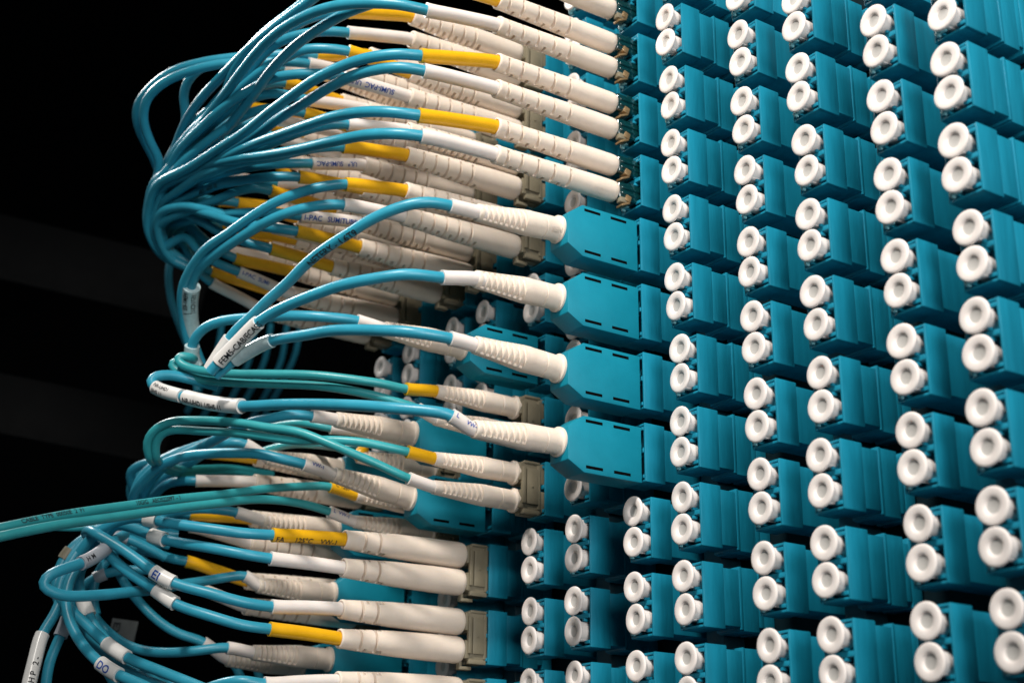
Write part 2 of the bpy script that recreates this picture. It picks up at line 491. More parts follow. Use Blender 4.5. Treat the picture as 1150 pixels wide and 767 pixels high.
USED = {}        # (col, row) -> connector type
for r in (1, 2, 3, 4):
    USED['A2', r] = 'T2'
    for c in 'GHIJK': USED[c, r] = 'T1'
for r in (5, 6, 7, 8): USED['A2', r] = 'T3'
USED['G', 6] = 'T3'; USED['G', 7] = USED['G', 8] = 'T4'
USED['H', 7] = USED['H', 8] = 'T3'
for r in (9, 10, 11): USED['H', r] = 'T1'
USED['I', 7] = USED['I', 8] = 'T4'
for r in (7, 8, 9, 10): USED['J', r] = 'T3'
for r in (7, 8, 9): USED['K', r] = 'T1'
USED['K', 10] = 'T3'

# ------------------------------------------------------------------ adapters and caps
rows_of = {}
for c, u in COL.items():
    rs = []
    for r in range(0, 13):
        if c in 'GHIJK' and r < 1: continue
        x, y, d = px(W(u, 0, zc(r, c)))
        h = 1.3 * FPX / d / 2 * .95
        if -60 < y + h + 14 and y - h < 772 and y + h > -14: rs.append(r)
    rows_of[c] = rs

random.seed(11)
# slide of single adapters along their axis as seen in the photograph (cm)
SLIDE = {('A2', 1): .07, ('A2', 2): .07, ('A2', 3): .07, ('A2', 4): .07, ('A2', 5): .12, ('A2', 6): .12, ('A2', 7): .12, ('A2', 8): .12, ('H', 9): .08, ('H', 10): .08, ('H', 11): .08,
         ('E', 7): -.10, ('E', 5): .05, ('E', 6): .05, ('E', 9): .05, ('E', 10): .05, ('E', 11): -.05, ('C', 5): -.07, ('C', 6): -.045, ('C', 7): -.04, ('C', 8): -.06, ('C', 9): .07,
         ('C', 10): .08, ('C', 11): .06, ('A', 7): -.06, ('A', 2): .06, ('B', 5): -.02}
for c, u in COL.items():
    for r in rows_of[c]:
        z = zc(r, c); n = SLIDE.get((c, r), random.uniform(-.012, .012))
        use = USED.get((c, r))
        where = '%s in the %s' % (rank(r, rows_of[c]), COLN[c])
        e = empty('fiber_adapter', W(u, n, z), -ANG + math.radians(random.uniform(-.5, .5)))
        what = {None: 'with white caps', 'T1': 'with grey clip and long boots', 'T2': 'with dark green connectors', 'T3': 'behind a chamfered plug', 'T4': 'with grey clip and ribbed boots'}[use]
        tag(e, 'aqua adapter %s, %s' % (what, where), 'adapter', 'aqua duplex adapters in rows on the panel')
        obj('adapter_body', (AD2 if c in ('A2', 'B', 'D', 'G', 'I', 'K') else AD)[0], e); obj('port_frame', AD[1], e)
        if use != 'T3': obj('latch_clip', AD[2], e)
        if use: continue
        for s, nm in ((1, 'upper'), (-1, 'lower')):
            w = W(u, n + random.uniform(-.018, .018), z + s * DD / 2)
            x, y, d = px(w)
            if not (-25 < x < 1175 and -25 < y < 792): continue
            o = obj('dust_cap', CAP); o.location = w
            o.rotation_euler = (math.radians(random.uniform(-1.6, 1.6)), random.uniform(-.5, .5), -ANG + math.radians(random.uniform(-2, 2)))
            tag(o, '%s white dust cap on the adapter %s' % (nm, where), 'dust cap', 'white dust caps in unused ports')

# mounting panel behind the adapters
zt, zb = zc(.45), zc(14)
pan = empty('mounting_panel', W(0, -1.95, zb), -ANG)
tag(pan, 'dark mounting panel behind the columns of aqua adapters', 'panel')
bm = bmesh.new(); box(bm, -11.6, 14.5, .02, .35, 0, zt - zb, off=.03)
obj('back_plate', mesh_of('back_plate', bm, MT['dark'], 35), pan)
for a, b in (('K', 'J'), ('I', 'H'), ('G', 'F'), ('A2', 'A'), ('B', 'C'), ('D', 'E')):
    bm = bmesh.new()
    um = (COL[a] + COL[b]) / 2; wd = (COL[b] - COL[a]) / 2
    box(bm, um - .25, um + .25, -.55, .0, 0, zt - zb, off=.03)
    o = obj('mounting_strip', mesh_of('mounting_strip', bm, MT['port'], 35), pan)

# ------------------------------------------------------------------ cords
TAIL = [(181, 208), (173, 232), (171, 256), (186, 282), (225, 300)]
NB = [0]
def tail(k=None):
    i = NB[0]; NB[0] += 1
    rnd = random.Random(i * 13 + 5)
    dx, dy = rnd.uniform(-7, 13), rnd.uniform(-6, 8)
    return [(x + dx * (1 - .1 * j), y + dy) for j, (x, y) in enumerate(TAIL)]

def cord(col, row, spec, label, group, single=False):
    u = COL[col]; z = zc(row, col) - .03; kind = USED[col, row]
    e = empty('patch_cord', W(u, 0, z), -ANG)
    tag(e, label, 'patch cord', group)
    n1 = {'T1': 3.41, 'T2': 3.37, 'T3': 3.76, 'T4': 2.44}[kind]
    sl = {'T1': 1.62, 'T2': 1.66, 'T3': .66, 'T4': .66}[kind]
    if kind == 'T1': obj('connector_clip', OLIVE[0], e); obj('release_latch', OLIVE[1], e)
    if kind == 'T4': obj('connector_clip', OLIVE[0], e)
    if kind == 'T2': obj('clip_foot', GREEN[2], e)
    if kind == 'T3':
        h = obj('plug_housing', BLOCK[0], e); [obj('side_slot', sl_, h) for sl_ in BLOCK[1]]
    for i, sp in enumerate(spec):
        dz = 0 if kind == 'T3' else (DD / 2 if i == 0 else -DD / 2)
        if kind == 'T3': dz = -.055
        bootm = {'T1': T1U if row < 6 else T1L, 'T2': T2, 'T3': T3, 'T4': T4}[kind]
        if kind == 'T1' and col == 'K': bootm = T1U
        if kind == 'T2':
            b_ = obj('connector_body', GREEN[0], e, (0, 0, dz)); obj('release_latch', GREEN[1], b_)
        rb = random.Random(hash((col, row, i)) % 999 if False else (ord(col[0]) * 31 + row * 7 + i))
        bo = obj('boot', bootm, e, (0, 0, dz)); bo.rotation_euler = (0, rb.uniform(-.25, .25), 0)
        tl = math.radians(sp.get('tilt', 0.)); pv = 1.76 if kind == 'T3' else .38
        bo.rotation_euler.x = -tl
        R_ = Matrix.Rotation(-tl, 3, 'X'); bo.location = Vector((0, -pv, dz)) - R_ @ Vector((0, -pv, 0))
        def on(n): return W(u, pv + (n - pv) * math.cos(tl), z + dz + (n - pv) * math.sin(tl))
        p_in = on(n1 - .16); p_st = on(n1 + .02)
        if sp.get('emb'):
            for (txt, na, th, size, rr_, flip) in sp['emb']:
                print_on([on(na - k * .05) for k in range(20)], rr_, txt, size, 0., th, MT['boot'], bo, flip=flip, name='raised_mark')
        if sp.get('end'): pe = at_u(sp['end'][0], sp['end'][1], u)
        else: pe = on(n1 + sl) - Vector((0, 0, .10 * sl))
        mid = (p_st + pe) / 2; mid.z += .006 * sl
        kc = sp.get('k', 'blue')
        rc = {'blue': .112, 'teal': .095}[kc]
        rs = {'T1': .147, 'T2': .147, 'T3': .142, 'T4': .134}[kind]
        tan = (pe - mid).normalized()
        d0 = None
        wp = sp.get('path'); wp = list(wp) if wp else None
        if wp is None:
            x0, y0, _ = px(pe); tx, ty = 195 + rb.uniform(-12, 14), 180 + rb.uniform(-12, 14)
            wp = [(x0 - 18, y0 - 4), (x0 * .62 + tx * .38, y0 * .7 + ty * .3 - 6), (x0 * .25 + tx * .75, y0 * .3 + ty * .7)]
        if sp.get('tail', row < 6 and col != 'A2' or (col == 'A2' and row < 5)): wp = list(wp) + [t for t in tail() if t[1] > wp[-1][1] + 7]
        cab = pix_path(pe, tan, wp, sp.get('d', 37. + rb.uniform(-.8, .8)))
        pts = [p_in, p_st, mid, pe] + cab
        q = smooth_path(catmull(pts), 2)
        # split at the sleeve end
        k = min(range(len(q)), key=lambda a: (q[a] - pe).length)
        sm = MT['sleeve_y'] if sp.get('c') == 'y' else MT['sleeve_w']
        qs = q[:k + 1]
        so = tube('sleeve', qs, rs, 24, sm, e, rf=lambda t: rs * (1 + .05 * max(0, (t - .93) / .07)))
        if sp.get('prt'):
            rv = list(reversed(qs))
            for (txt, s0, th, ink, size, flip) in sp['prt']: print_on(rv, rs, txt, size, s0, th, MT[ink], so, flip=flip)
        co = tube('cable', q[max(0, k - 2):], rc, 18, MT[kc], e)
        qc = q[k:]
        if sp.get('cprt'):
            for (txt, a, th, size, flip, ink) in sp['cprt']:
                j = nearest(qc, a)
                print_on(list(reversed(qc[:j + 1])), rc, txt, size, .02, th, MT[ink], co, flip=flip)
        for lb in sp.get('lab', []):
            lb = dict(lb); a = lb.pop('a'); b = lb.pop('b'); r = lb.pop('r', .145)
            wrap_label(q, a, b, r, e, **lb)
    return e

GU, GM, GL = 'cords with long ivory boots in the upper rows', 'cords with chamfered aqua plugs', 'cords in the lower rows'
def S(c, end=None, path=None, **k): 
    d = dict(c=c, end=end, path=path); d.update(k); return d
UTX = [('SUMI-PAC', .46, -6, 'ink', .17, True), ('UL*', .12, -8, 'ink', .15, True)]
UTX2 = [('UL*   SUMI-PAC', .08, 0, 'ink', .155, True)]
# A2 : dark green connectors
cord('A2', 1, [S('y', None, [(440, -75), (395, -42), (355, -8), (330, 12), (300, 35), (276, 60), (263, 80), (255, 100), (246, 126), (232, 150), (208, 180)]),
               S('w', None, [(430, -52), (380, -22), (346, 3), (312, 28), (280, 55), (255, 80), (225, 112), (208, 138), (196, 168)], emb=[('dFO7', 1.05, -12, .17, .239, False)])],
     'topmost cord on dark green connectors, its cables leaving past the top edge', GU)
cord('A2', 2, [S('y', None, [(455, -12), (424, 2), (391, 14), (359, 32), (329, 54), (306, 78), (288, 102), (270, 126), (248, 152), (215, 182)]),
               S('w', (479, 12), [(451, 6), (421, 4), (391, 5), (365, 10), (341, 19), (317, 33), (297, 50), (279, 71), (255, 103), (230, 135), (203, 170)])],
     'second cord on dark green connectors, white sleeve just under the top edge', GU)
cord('A2', 3, [S('y', (473, 63), [(450, 61), (420, 64), (394, 71), (358, 87), (330, 106), (303, 126), (276, 148), (248, 166), (215, 187)]),
               S('w', (477, 80), [(450, 76), (420, 79), (394, 86.5), (367, 100), (340, 117), (312, 134), (290, 150), (268, 163), (240, 179), (212, 197)])],
     'third cord on dark green connectors, yellow sleeve over white sleeve, near the top', GU)
cord('A2', 4, [S('y', (471, 130), [(437, 126), (409, 126), (376, 131), (349, 139.5), (321, 149.5), (294, 159), (257, 175), (232, 187), (208, 202)]),
               S('w', (474, 153), [(447, 150.5), (418, 151), (376, 158.6), (340, 167), (303, 174), (266, 179), (229, 188), (205, 203)], emb=[('dFO7', 1.05, -12, .17, .239, False)])],
     'lowest cord on dark green connectors, just above the highest aqua plug', GU)
# G : four long cords
cord('G', 1, [S('y', (392, 14), [(370, 15), (345, 22), (322, 36), (300, 54), (270, 84), (240, 118), (205, 160)]),
              S('w', (391, 37), [(365, 35.5), (341, 38.5), (317, 46), (300, 57), (285, 75), (262, 105), (230, 135), (196, 172)])],
     'grey-clipped cord highest in the picture, its boots crossing dark space', GU)
cord('G', 2, [S('y', (392, 58), [(365, 55), (341, 56), (323, 64), (300, 76), (270, 100), (240, 126), (207, 158)]),
              S('w', (387, 88), [(375, 85), (358, 83), (330, 84), (307, 88), (285, 99), (258, 116), (228, 142), (200, 172)], prt=UTX)],
     'grey-clipped cord with upside down blue print on its front white sleeve', GU)
cord('G', 3, [S('w', (391, 140), [(370, 140), (345, 146), (315, 157), (285, 170), (250, 182), (215, 196)]),
              S('y', (386, 165), [(365, 165), (345, 168), (310, 176), (270, 183), (230, 196), (204, 212)])],
     'grey-clipped cord with white sleeve above yellow, behind the lowest green-ended pair', GU)
cord('G', 4, [S('y', (389, 207), [(367, 209), (340, 215.5), (312, 226), (285, 242), (257, 262), (230, 281), (210, 310), (204, 330), (206, 362), (214, 392), (228, 420)], tail=False, d=34.),
              S('w', (386, 230), [(358, 231), (330, 237), (303, 247.6), (266.5, 269.5), (241, 287), (223, 303), (214, 326), (213, 360), (220, 392), (232, 420)], tail=False, d=34.2,
                lab=[dict(a=(214, 322), b=(217, 374), r=.215, text=['1571/CS12', 'FEM1-02'], rows=2, size=.15, th=-25, material='film')])],
     'grey-clipped cord whose two cables drop into one clear printed label', GU)
# H
cord('H', 1, [S('y', (356, 63), [(335, 61), (300, 62), (264, 65), (229, 70), (193, 81), (167, 101), (154, 121), (155, 142), (164, 162), (175, 184)]),
              S('w', (347, 72), [(320, 70), (285, 70), (250, 72), (218, 79), (186, 92), (165, 112), (161, 135), (168, 158), (179, 182)])],
     'cord whose two cables make the widest outer loop at upper left', GU)
cord('H', 2, [S('w', (349, 113), [(330, 109), (312, 105), (290, 108), (262, 122), (232, 146), (205, 174)]),
              S('y', (342, 127), [(322, 124), (300, 122), (275, 130), (245, 150), (215, 174), (193, 196)])],
     'second cord of the ninth column from the right, white sleeve above yellow', GU)
cord('H', 3, [S('w', (350, 184), [(321, 184), (294, 186), (266, 191), (240, 198), (212, 212)], prt=UTX2),
              S('y', (336, 199), [(303, 199), (266, 204), (241, 209), (230, 214), (206, 223), (187, 234)], cprt=[('CABLE - AEOS  GS', (226, 216), -2, .125, False, 'black')])],
     'cord with black cable print left of its yellow sleeve', GU)
cord('H', 4, [S('w', (338, 243), [(310, 239), (282, 239), (254, 241), (229, 245), (203, 250), (186, 257)], prt=[('I-PAC   SUMITUBE', .05, -4, 'ink', .17, False)]),
              S('y', (334, 260), [(312, 257), (290, 254), (265, 250), (235, 241), (208, 236)])],
     'cord with upright blue print on its white sleeve, at mid left', GU)
# I, J, K upper
cord('I', 1, [S('w', (319, 75), [(295, 74), (264, 66), (240, 70), (222, 79), (210, 93), (206, 110), (209, 130), (203, 156), (192, 180)]), S('y', (321, 93), [(300, 95), (275, 100), (245, 116), (215, 142), (192, 174)])],
     'topmost cord of the tenth column from the right, behind the upper cable fan', GU)
cord('I', 2, [S('w'), S('w', (318, 156), [(300, 152), (275, 151), (250, 161), (220, 182)])], 'second cord of the tenth column from the right, both sleeves white', GU)
cord('I', 3, [S('w', (311, 206), [(290, 203), (262, 203), (232, 212), (205, 224)]), S('y', (305, 215), [(290, 211), (270, 214), (250, 222), (228, 231)])], 'third cord of the tenth column from the right, yellow sleeve in shadow', GU)
cord('I', 4, [S('w', (308, 256), [(288, 250), (262, 244), (232, 236), (205, 232)]), S('y', (305, 280), [(283, 274), (264, 268), (243, 259), (225, 248), (203, 240)])], 'fourth cord of the tenth column from the right, yellow sleeve at mid left', GU)
cord('J', 1, [S('y', (280, 121)), S('y', (283, 135))], 'topmost cord of the eleventh column from the right, yellow sleeves mostly hidden', GU)
cord('J', 2, [S('w', (274, 172), [(258, 172), (235, 180), (212, 196)]), S('y', (290, 160), [(272, 160), (245, 166), (215, 182)])], 'second cord of the eleventh column from the right, short stretch of white sleeve showing', GU)
cord('J', 3, [S('y', (267, 228), [(255, 226), (235, 226), (212, 230)]), S('y', (272, 258), [(255, 250), (235, 242), (210, 236)])], 'third cord of the eleventh column from the right, two yellow sleeves in shadow', GU)
cord('J', 4, [S('y', (265, 291), [(250, 284), (235, 274), (222, 262), (205, 248)]), S('w', (269, 306), [(254, 300), (239, 293), (224, 283), (208, 266)], prt=[('I-PAC  SUMI', .06, 10, 'ink', .14, False)])],
     'fourth cord of the eleventh column from the right, blue print on a worn white sleeve', GU)
cord('K', 1, [S('w'), S('y', (247, 160), [(236, 165), (215, 182), (198, 200)])], 'topmost cord of the leftmost column, yellow sleeve tip by the bundle', GU)
cord('K', 2, [S('w', (250, 196)), S('y', (248, 226), [(236, 225), (218, 222), (200, 226)])], 'second cord of the leftmost column, yellow sleeve curving by the bundle', GU)
cord('K', 3, [S('y', (248, 257), [(238, 254), (222, 248), (206, 242)]), S('w', (251, 281), [(240, 278), (226, 270), (208, 254)])], 'third cord of the leftmost column, white sleeve beside the bundle', GU)
cord('K', 4, [S('y', (237, 306), [(226, 300), (214, 288), (202, 270)]), S('w', (238, 318), [(229, 311), (218, 300), (207, 284), (200, 268)])], 'lowest cord of the upper cluster, its white sleeve hanging over black', GU)

# block plugs in A2
cord('A2', 5, [S('w', (505, 231), tilt=-4, emb=[('SENKO', 2.12, 2, .15, .262, False)], path= [(480, 227), (455, 231), (418, 246), (394, 261), (367, 278), (342, 298), (325, 316), (299, 339), (281, 357), (266, 370), (247, 397), (236, 415)], tail=False, d=29.5,
                 cprt=[('NETERY - 1.6T9', (349, 292), -24, .2, False, 'black')], lab=[dict(a=(259, 378), b=(237, 412), r=.15)])],
     'highest aqua block plug, black printing along its curving blue cable', GM)
cord('A2', 6, [S('w', (496, 312), tilt=-1.5, path= [(458, 308), (420, 313), (385, 320), (358, 329), (330, 340), (306.6, 351), (290, 362), (270, 382), (250, 402), (236, 418)], tail=False, d=28.6,
                 lab=[dict(a=(291, 361), b=(246, 406), r=.152, text='FEM5-CAB/ECASS', size=.18, th=-14)])],
     'second aqua block plug, its cable running into a printed white label', GM)
cord('A2', 7, [S('w', (505, 380), tilt=2.5, path= [(460, 373), (420, 371), (376, 371), (340, 376.7), (317, 380), (300, 384), (281, 394), (258, 408), (242, 422)], tail=False, d=28.8,
                 lab=[dict(a=(306, 381), b=(262, 405), r=.148, material='film')])],
     'third aqua block plug, its cable ending in a clear film sleeve', GM)
cord('A2', 8, [S('w', (506, 466), tilt=-2.5, path= [(438, 458), (379, 454.5), (320, 454), (272, 456), (240, 453), (205, 445), (186, 440), (173, 435), (169, 428), (175, 422), (190, 421), (215, 426), (245, 434)], tail=False, d=31,
                 prt=[('L     VW-1', .05, 32, 'ink', .12, False)],
                 lab=[dict(a=(271, 456), b=(208, 446), r=.16, text='NR-UHD1 1/SHS 11', size=.15, th=-26), dict(a=(204, 444.5), b=(174, 436), r=.152, text=['SHS 11', 'NR-UHD1'], rows=2, size=.11, th=-30)])],
     'lowest block plug of the front four, two white labels on its looping cable', GM)
cord('G', 6, [S('w', (400, 360), [(358, 355.7), (330, 354.5), (300, 356), (274, 357.5), (248, 361), (230, 368), (218, 381), (214, 396), (219, 412), (232, 424)], tail=False, d=31.5, lab=[dict(a=(214, 391), b=(220, 410), r=.17, material='film')])],
     'aqua block plug half hidden behind the third front block plug', GM)
# ribbed duplex clips with sea green cables
cord('G', 7, [S('y', (456, 437), [(430, 431), (410, 428), (355, 421.5), (300, 420), (266, 420), (231, 417), (207, 411), (199, 405), (202, 399.5), (212, 401), (223, 409, 32.6), (232, 419, 34), (242, 429, 35)], k='teal', tail=False, d=31),
              S('w', (470, 459), [(451, 453), (428, 446), (391, 438), (355, 433), (300, 431), (266, 430), (222, 425.5), (204, 419), (194, 413), (193, 407), (202, 406), (212, 414, 32.6), (222, 422, 34), (236, 430, 35)], k='teal', tail=False, d=31.2)],
     'ribbed duplex cord with sea green cables and yellow tube, above the lowest front plug', GL)
cord('G', 8, [S('y', (457, 507), [(430, 501), (410, 497), (373, 494), (335, 495), (300, 490.5), (270, 486.5), (230, 484), (190, 483), (180, 488), (174, 499), (175, 511), (184, 521, 32.8), (204, 527, 34.5), (230, 526, 36), (262, 526, 38), (305, 532, 39.5)], k='teal', tail=False, d=32),
              S('w', (458, 537), [(428, 523), (391, 507), (360, 494), (336, 485), (300, 480), (270, 475), (222, 472), (190, 474), (172, 484), (164, 497), (167, 511), (178, 522, 32.8), (198, 531, 34.5), (226, 531, 36), (262, 530, 38), (305, 537, 39.5)], k='teal', tail=False, d=32)],
     'ribbed duplex cord with sea green cables crossing below the lowest front plug', GL)
cord('I', 7, [S('w', (371, 481), [(346, 475.5), (311, 478), (285, 484), (260, 494), (235, 508)], k='teal', tail=False, d=36),
              S('y', (409, 504), [(385, 503), (350, 499), (320, 500), (290, 508)], k='teal', tail=False, d=36)],
     'ribbed duplex cord partly hidden under the plugs of the ninth column', GL)
cord('I', 8, [S('y', (370, 546), [(346, 546), (300, 548.5), (255, 554.5), (200, 560), (148, 567), (74, 578), (0, 593), (-60, 606), (-320, 655, 24.5)], k='teal', tail=False, d=25.5,
                cprt=[('10GIG   AEOS2209T - 1', (146, 567), 18, .13, False, 'black'), ('CABLE  TYPE  00050E  2  F1', (22, 588), 28, .12, False, 'black')], prt=[('C 1261', .08, 40, 'black', .12, False)]),
              S('w', (369, 574), [(337, 565), (291, 560.5), (236.5, 566), (207, 569.5), (118, 582), (59, 590.5), (0, 602.5), (-60, 616), (-320, 665, 24.2)], k='teal', tail=False, d=25.2, prt=[('L  VW-1', .05, 30, 'ink', .12, False)])],
     'ribbed duplex cord whose long sea green cables leave past the left edge', GL)
# H plugs
cord('H', 7, [S('w', (350, 467), [(327, 465.5), (303, 470), (285, 473), (260, 484), (230, 500), (200, 514), (180, 528), (166, 546), (163, 564, 34.8), (172, 582, 36)], tail=False, d=34)], 'upper aqua block plug in the ninth column, blue cable from white tube', GM)
cord('H', 8, [S('w', (341, 521), tilt=7, path= [(315, 515), (294, 510), (258, 508.6), (232, 509.5), (207, 512.5), (177.6, 524), (158, 543), (149, 560, 33.2), (154, 577, 34), (168, 592, 35)], tail=False, d=33, prt=[('VW-1', .14, 34, 'ink', .12, False)])],
     'lower aqua block plug in the ninth column, blue print on its white tube', GM)
cord('J', 7, [S('w', (276, 498), [(254, 497), (238, 504), (216, 518), (190, 533), (172, 550), (166, 570), (176, 590)], tail=False, d=36.5)], 'uppermost plug with ribbed boot in the eleventh column, in shadow', GM)
cord('J', 8, [S('w', (265, 575), [(236.5, 571.5), (212, 572), (186, 578), (160, 592), (140, 606)], tail=False, d=34)], 'second plug with ribbed boot in the eleventh column, under sea green cables', GM)
cord('J', 9, [S('w', (276, 646), [(255, 648), (237, 651), (207, 655.5), (180, 661, 30.6), (151, 664, 29.6), (104, 668.5, 28.6), (70, 668.5, 28.1), (52, 662, 28), (48, 654, 28), (56, 645, 28.1), (77, 637, 28.4), (97, 630, 28.8), (116, 618, 29.4), (130, 606, 30.5), (140, 600, 32)], tail=False, d=28.2,
                lab=[dict(a=(92, 632), b=(117, 617), r=.15, material='greylabel', text='H M', size=.14, th=10)])],
     'third plug in the eleventh column, its blue cable making a hairpin at lower left', GM)
cord('J', 10, [S('w', (255, 726.5), [(225, 730), (192, 732.5), (160, 730), (135, 720), (112, 700), (96, 676)], tail=False, d=33)], 'lowest plug with ribbed boot in the eleventh column, cable running level', GM)
cord('K', 10, [S('w', (228, 720), [(201, 711.6), (177.6, 697), (154, 673), (136, 648), (128, 626), (120, 606)], tail=False, d=34)], 'lowest plug of the leftmost column, cable rising to the left', GM)
# K lower long cords
cord('K', 7, [S('y', (225, 508), [(205, 506), (182, 516), (158, 522), (146, 531), (149, 547), (158, 563, 37), (172, 576, 38)], tail=False, d=36), S('w', (220, 540), [(205, 540), (189, 543), (176, 553), (165, 566)], tail=False, d=36)],
     'long boot cord of the leftmost column with yellow sleeve under blue cable', GL)
cord('K', 8, [S('y', (214, 578), [(200, 577), (180, 583), (152, 598)], tail=False, d=35), S('w', (214, 591), [(195, 589), (165, 588), (148, 583), (128, 590), (122, 600)], tail=False, d=35)],
     'long boot cord of the leftmost column just below the sea green cables', GL)
cord('K', 9, [S('y', (210, 630), [(196, 628), (177.6, 622), (160, 618), (140, 612), (125, 604)], tail=False, d=35), S('w', (219, 659), [(200, 655), (175, 640), (150, 622)], tail=False, d=35)],
     'long boot cord of the leftmost column with wavy yellow sleeve at lower left', GL)
# H lower long cords
RT = dict(r=.152)
cord('H', 9, [S('y', (306, 600.5), [(273, 598.5), (236.5, 593.5), (200, 588.5), (177, 584.5), (150, 581), (125, 588), (104, 602), (90, 620)], tail=False, d=30, prt=[('FA     125°C    VW-1', .04, -36, 'black', .165, False)],
                lab=[dict(a=(178, 584.8), b=(163, 582.6), r=.16)]),
              S('w', (304, 627), [(273, 622), (236.5, 615), (200, 609), (180, 604.5), (160, 597), (142, 590), (128, 589), (122, 598), (112, 612)], tail=False, d=30.5,
                lab=[dict(a=(184, 605.5), b=(168, 601), r=.16)])],
     'front long boot cord with printed yellow sleeve over white sleeve', GL)
cord('H', 10, [S('w', (305, 681), [(273, 676), (236.5, 666), (195, 654.5), (172, 641.5), (148, 623.5), (124, 608), (106, 598), (99, 596, 30.4), (97, 600, 31.4), (104, 610, 33.5)], tail=False, d=29.6,
                 lab=[dict(a=(195, 654.5), b=(172, 641.5), r=.155, text='EI', size=.25, th=-12, ink='ink', flip=False)]),
               S('y', (303, 706), [(273, 702), (236.5, 691.5), (197, 678), (175, 662), (148, 645), (130, 631), (118, 618), (112, 609, 30.6), (112, 604, 31.8), (120, 604, 34)], tail=False, d=29.8,
                 lab=[dict(a=(197, 678), b=(175, 662), r=.155)])],
     'front long boot cord with white sleeve over yellow, rings on its cables', GL)
cord('H', 11, [S('w', (297, 768), [(270, 764), (235, 772), (200, 790)], tail=False, d=29), S('y', None, [(270, 800), (230, 815)], tail=False, d=29)],
     'lowest long boot cord, cut by the bottom edge', GL)

# ------------------------------------------------------------------ loose cables of the lower left bundle
def loose(wp, d0, d1, label, group='loose blue cables at lower left', k='blue', lab=(), r=None):
    L = [0]
    for a, b in zip(wp, wp[1:]): L.append(L[-1] + math.hypot(a[0] - b[0], a[1] - b[1]))
    pts = [ray(x, y) * (d0 + (d1 - d0) * (l / L[-1])) for (x, y), l in zip(wp, L)]
    e = empty('fiber_cable', pts[-1]); tag(e, label, 'cable', group)
    q = smooth_path(catmull(pts), 2)
    tube('jacket', q, r or {'blue': .112, 'teal': .095}[k], 18, MT[k], e)
    for lb in lab:
        lb = dict(lb); a = lb.pop('a'); b = lb.pop('b'); rr = lb.pop('r', .15)
        wrap_label(q, a, b, rr, e, **lb)
loose([(104, 600), (86, 622), (70, 650), (66, 668), (76, 682), (96, 700), (119, 722), (143, 738), (177, 752), (222, 770), (270, 790)], 31, 27.5, 'blue cable with white tag sweeping right along the bottom edge', lab=[dict(a=(119, 722), b=(144, 738), r=.15)])
loose([(112, 604), (90, 632), (76, 660), (76, 690), (90, 720), (112, 744), (134, 758), (160, 769), (200, 790)], 30.5, 27.5, 'blue cable with white tag lettered in blue near the bottom edge', lab=[dict(a=(111, 744), b=(135, 758.5), r=.155, text='DO', size=.22, th=-10, ink='ink')])
loose([(96, 606), (80, 634), (76, 664), (92, 700), (124, 736), (160, 758), (205, 782)], 32, 28.5, 'blue cable without tag running between two tagged cables at bottom left')
loose([(120, 600), (104, 618), (90, 640), (89, 660), (95, 680), (106, 702), (122, 722), (150, 742), (186, 762), (215, 784)], 31.5, 29.5, 'blue cable with upright white tag near the hairpin loop', lab=[dict(a=(91, 671), b=(101, 692), r=.16)])
loose([(92, 610), (74, 640), (70, 668), (60, 692), (47, 712), (40, 738), (33, 766), (26, 800)], 31, 28.5, 'leftmost hanging blue cable with long lettered white label', lab=[dict(a=(46, 714), b=(31, 775), r=.15, text='H P   2 -', size=.17, th=-10)])
loose([(100, 612), (84, 640), (80, 676), (74, 700), (64, 722), (55, 746), (51, 775), (50, 800)], 31.5, 29.5, 'hanging blue cable with small white tag beside the long label', lab=[dict(a=(76, 694), b=(67, 716), r=.15, material='greylabel')])
loose([(148, 583), (110, 596), (84, 612), (68, 634), (62, 662), (74, 690), (98, 712), (110, 735), (130, 770)], 33, 31, 'blue cable with brown band behind the hairpin loop', lab=[dict(a=(78, 618), b=(70, 631), r=.15, material='olive')])
loose([(200, 512), (175, 522), (150, 538), (146, 556), (156, 572), (184, 582), (210, 584)], 36, 37, 'small blue loop left of the shaded ribbed boots')
loose([(236, 496), (206, 506), (176, 520), (158, 536), (150, 558), (150, 580), (160, 598)], 34.5, 34, 'blue cable crossing diagonally over the shaded boots')
loose([(-320, 655), (-20, 598), (30, 588), (72, 592), (110, 590), (160, 580)], 30, 34, 'dull sea green cable behind the two long ones at left', k='teal')
loose([(175, 640), (140, 640), (112, 646), (92, 660), (80, 684), (84, 712)], 33.5, 33, 'blurred blue cable with grey label under the hairpin loop', lab=[dict(a=(122, 643), b=(106, 649), r=.15, material='greylabel')])
loose([(186, 626), (160, 612), (138, 603), (118, 604), (98, 618), (86, 640), (82, 664)], 33, 32.2, 'blue cable with grey label behind the crossing ringed cables', lab=[dict(a=(141, 604), b=(126, 602), r=.15, material='greylabel')])
loose([(200, 600), (172, 598), (150, 604), (130, 618), (112, 640), (104, 664), (108, 690)], 34, 33, 'blue cable with grey band bending down behind the rings', lab=[dict(a=(160, 600), b=(147, 606), r=.15, material='greylabel')])
loose([(190, 612), (166, 606), (148, 596), (134, 586), (118, 588), (100, 604), (78, 630), (66, 660)], 33.5, 32, 'blue cable running tightly beside the ringed pair at lower left')
random.seed(5)
for i, (x, y0) in enumerate(((250, 382), (268, 388), (286, 392), (304, 390), (322, 392), (338, 384))):
    loose([(x - 40, y0 + 80), (x - 18, y0 + 40), (x - 6, y0 + 12), (x, y0 - 25)], 52, 56, ['shaded cable hanging behind the clear film sleeves, %s of six' % s for s in ('first', 'second', 'third', 'fourth', 'fifth', 'last')][i], group='shaded cables hanging behind the labels')
loose([(200, 268), (190, 300), (192, 335), (202, 366), (216, 402), (222, 440)], 44, 42, 'shaded cable behind the printed clear label at left', group='shaded cables hanging behind the labels')
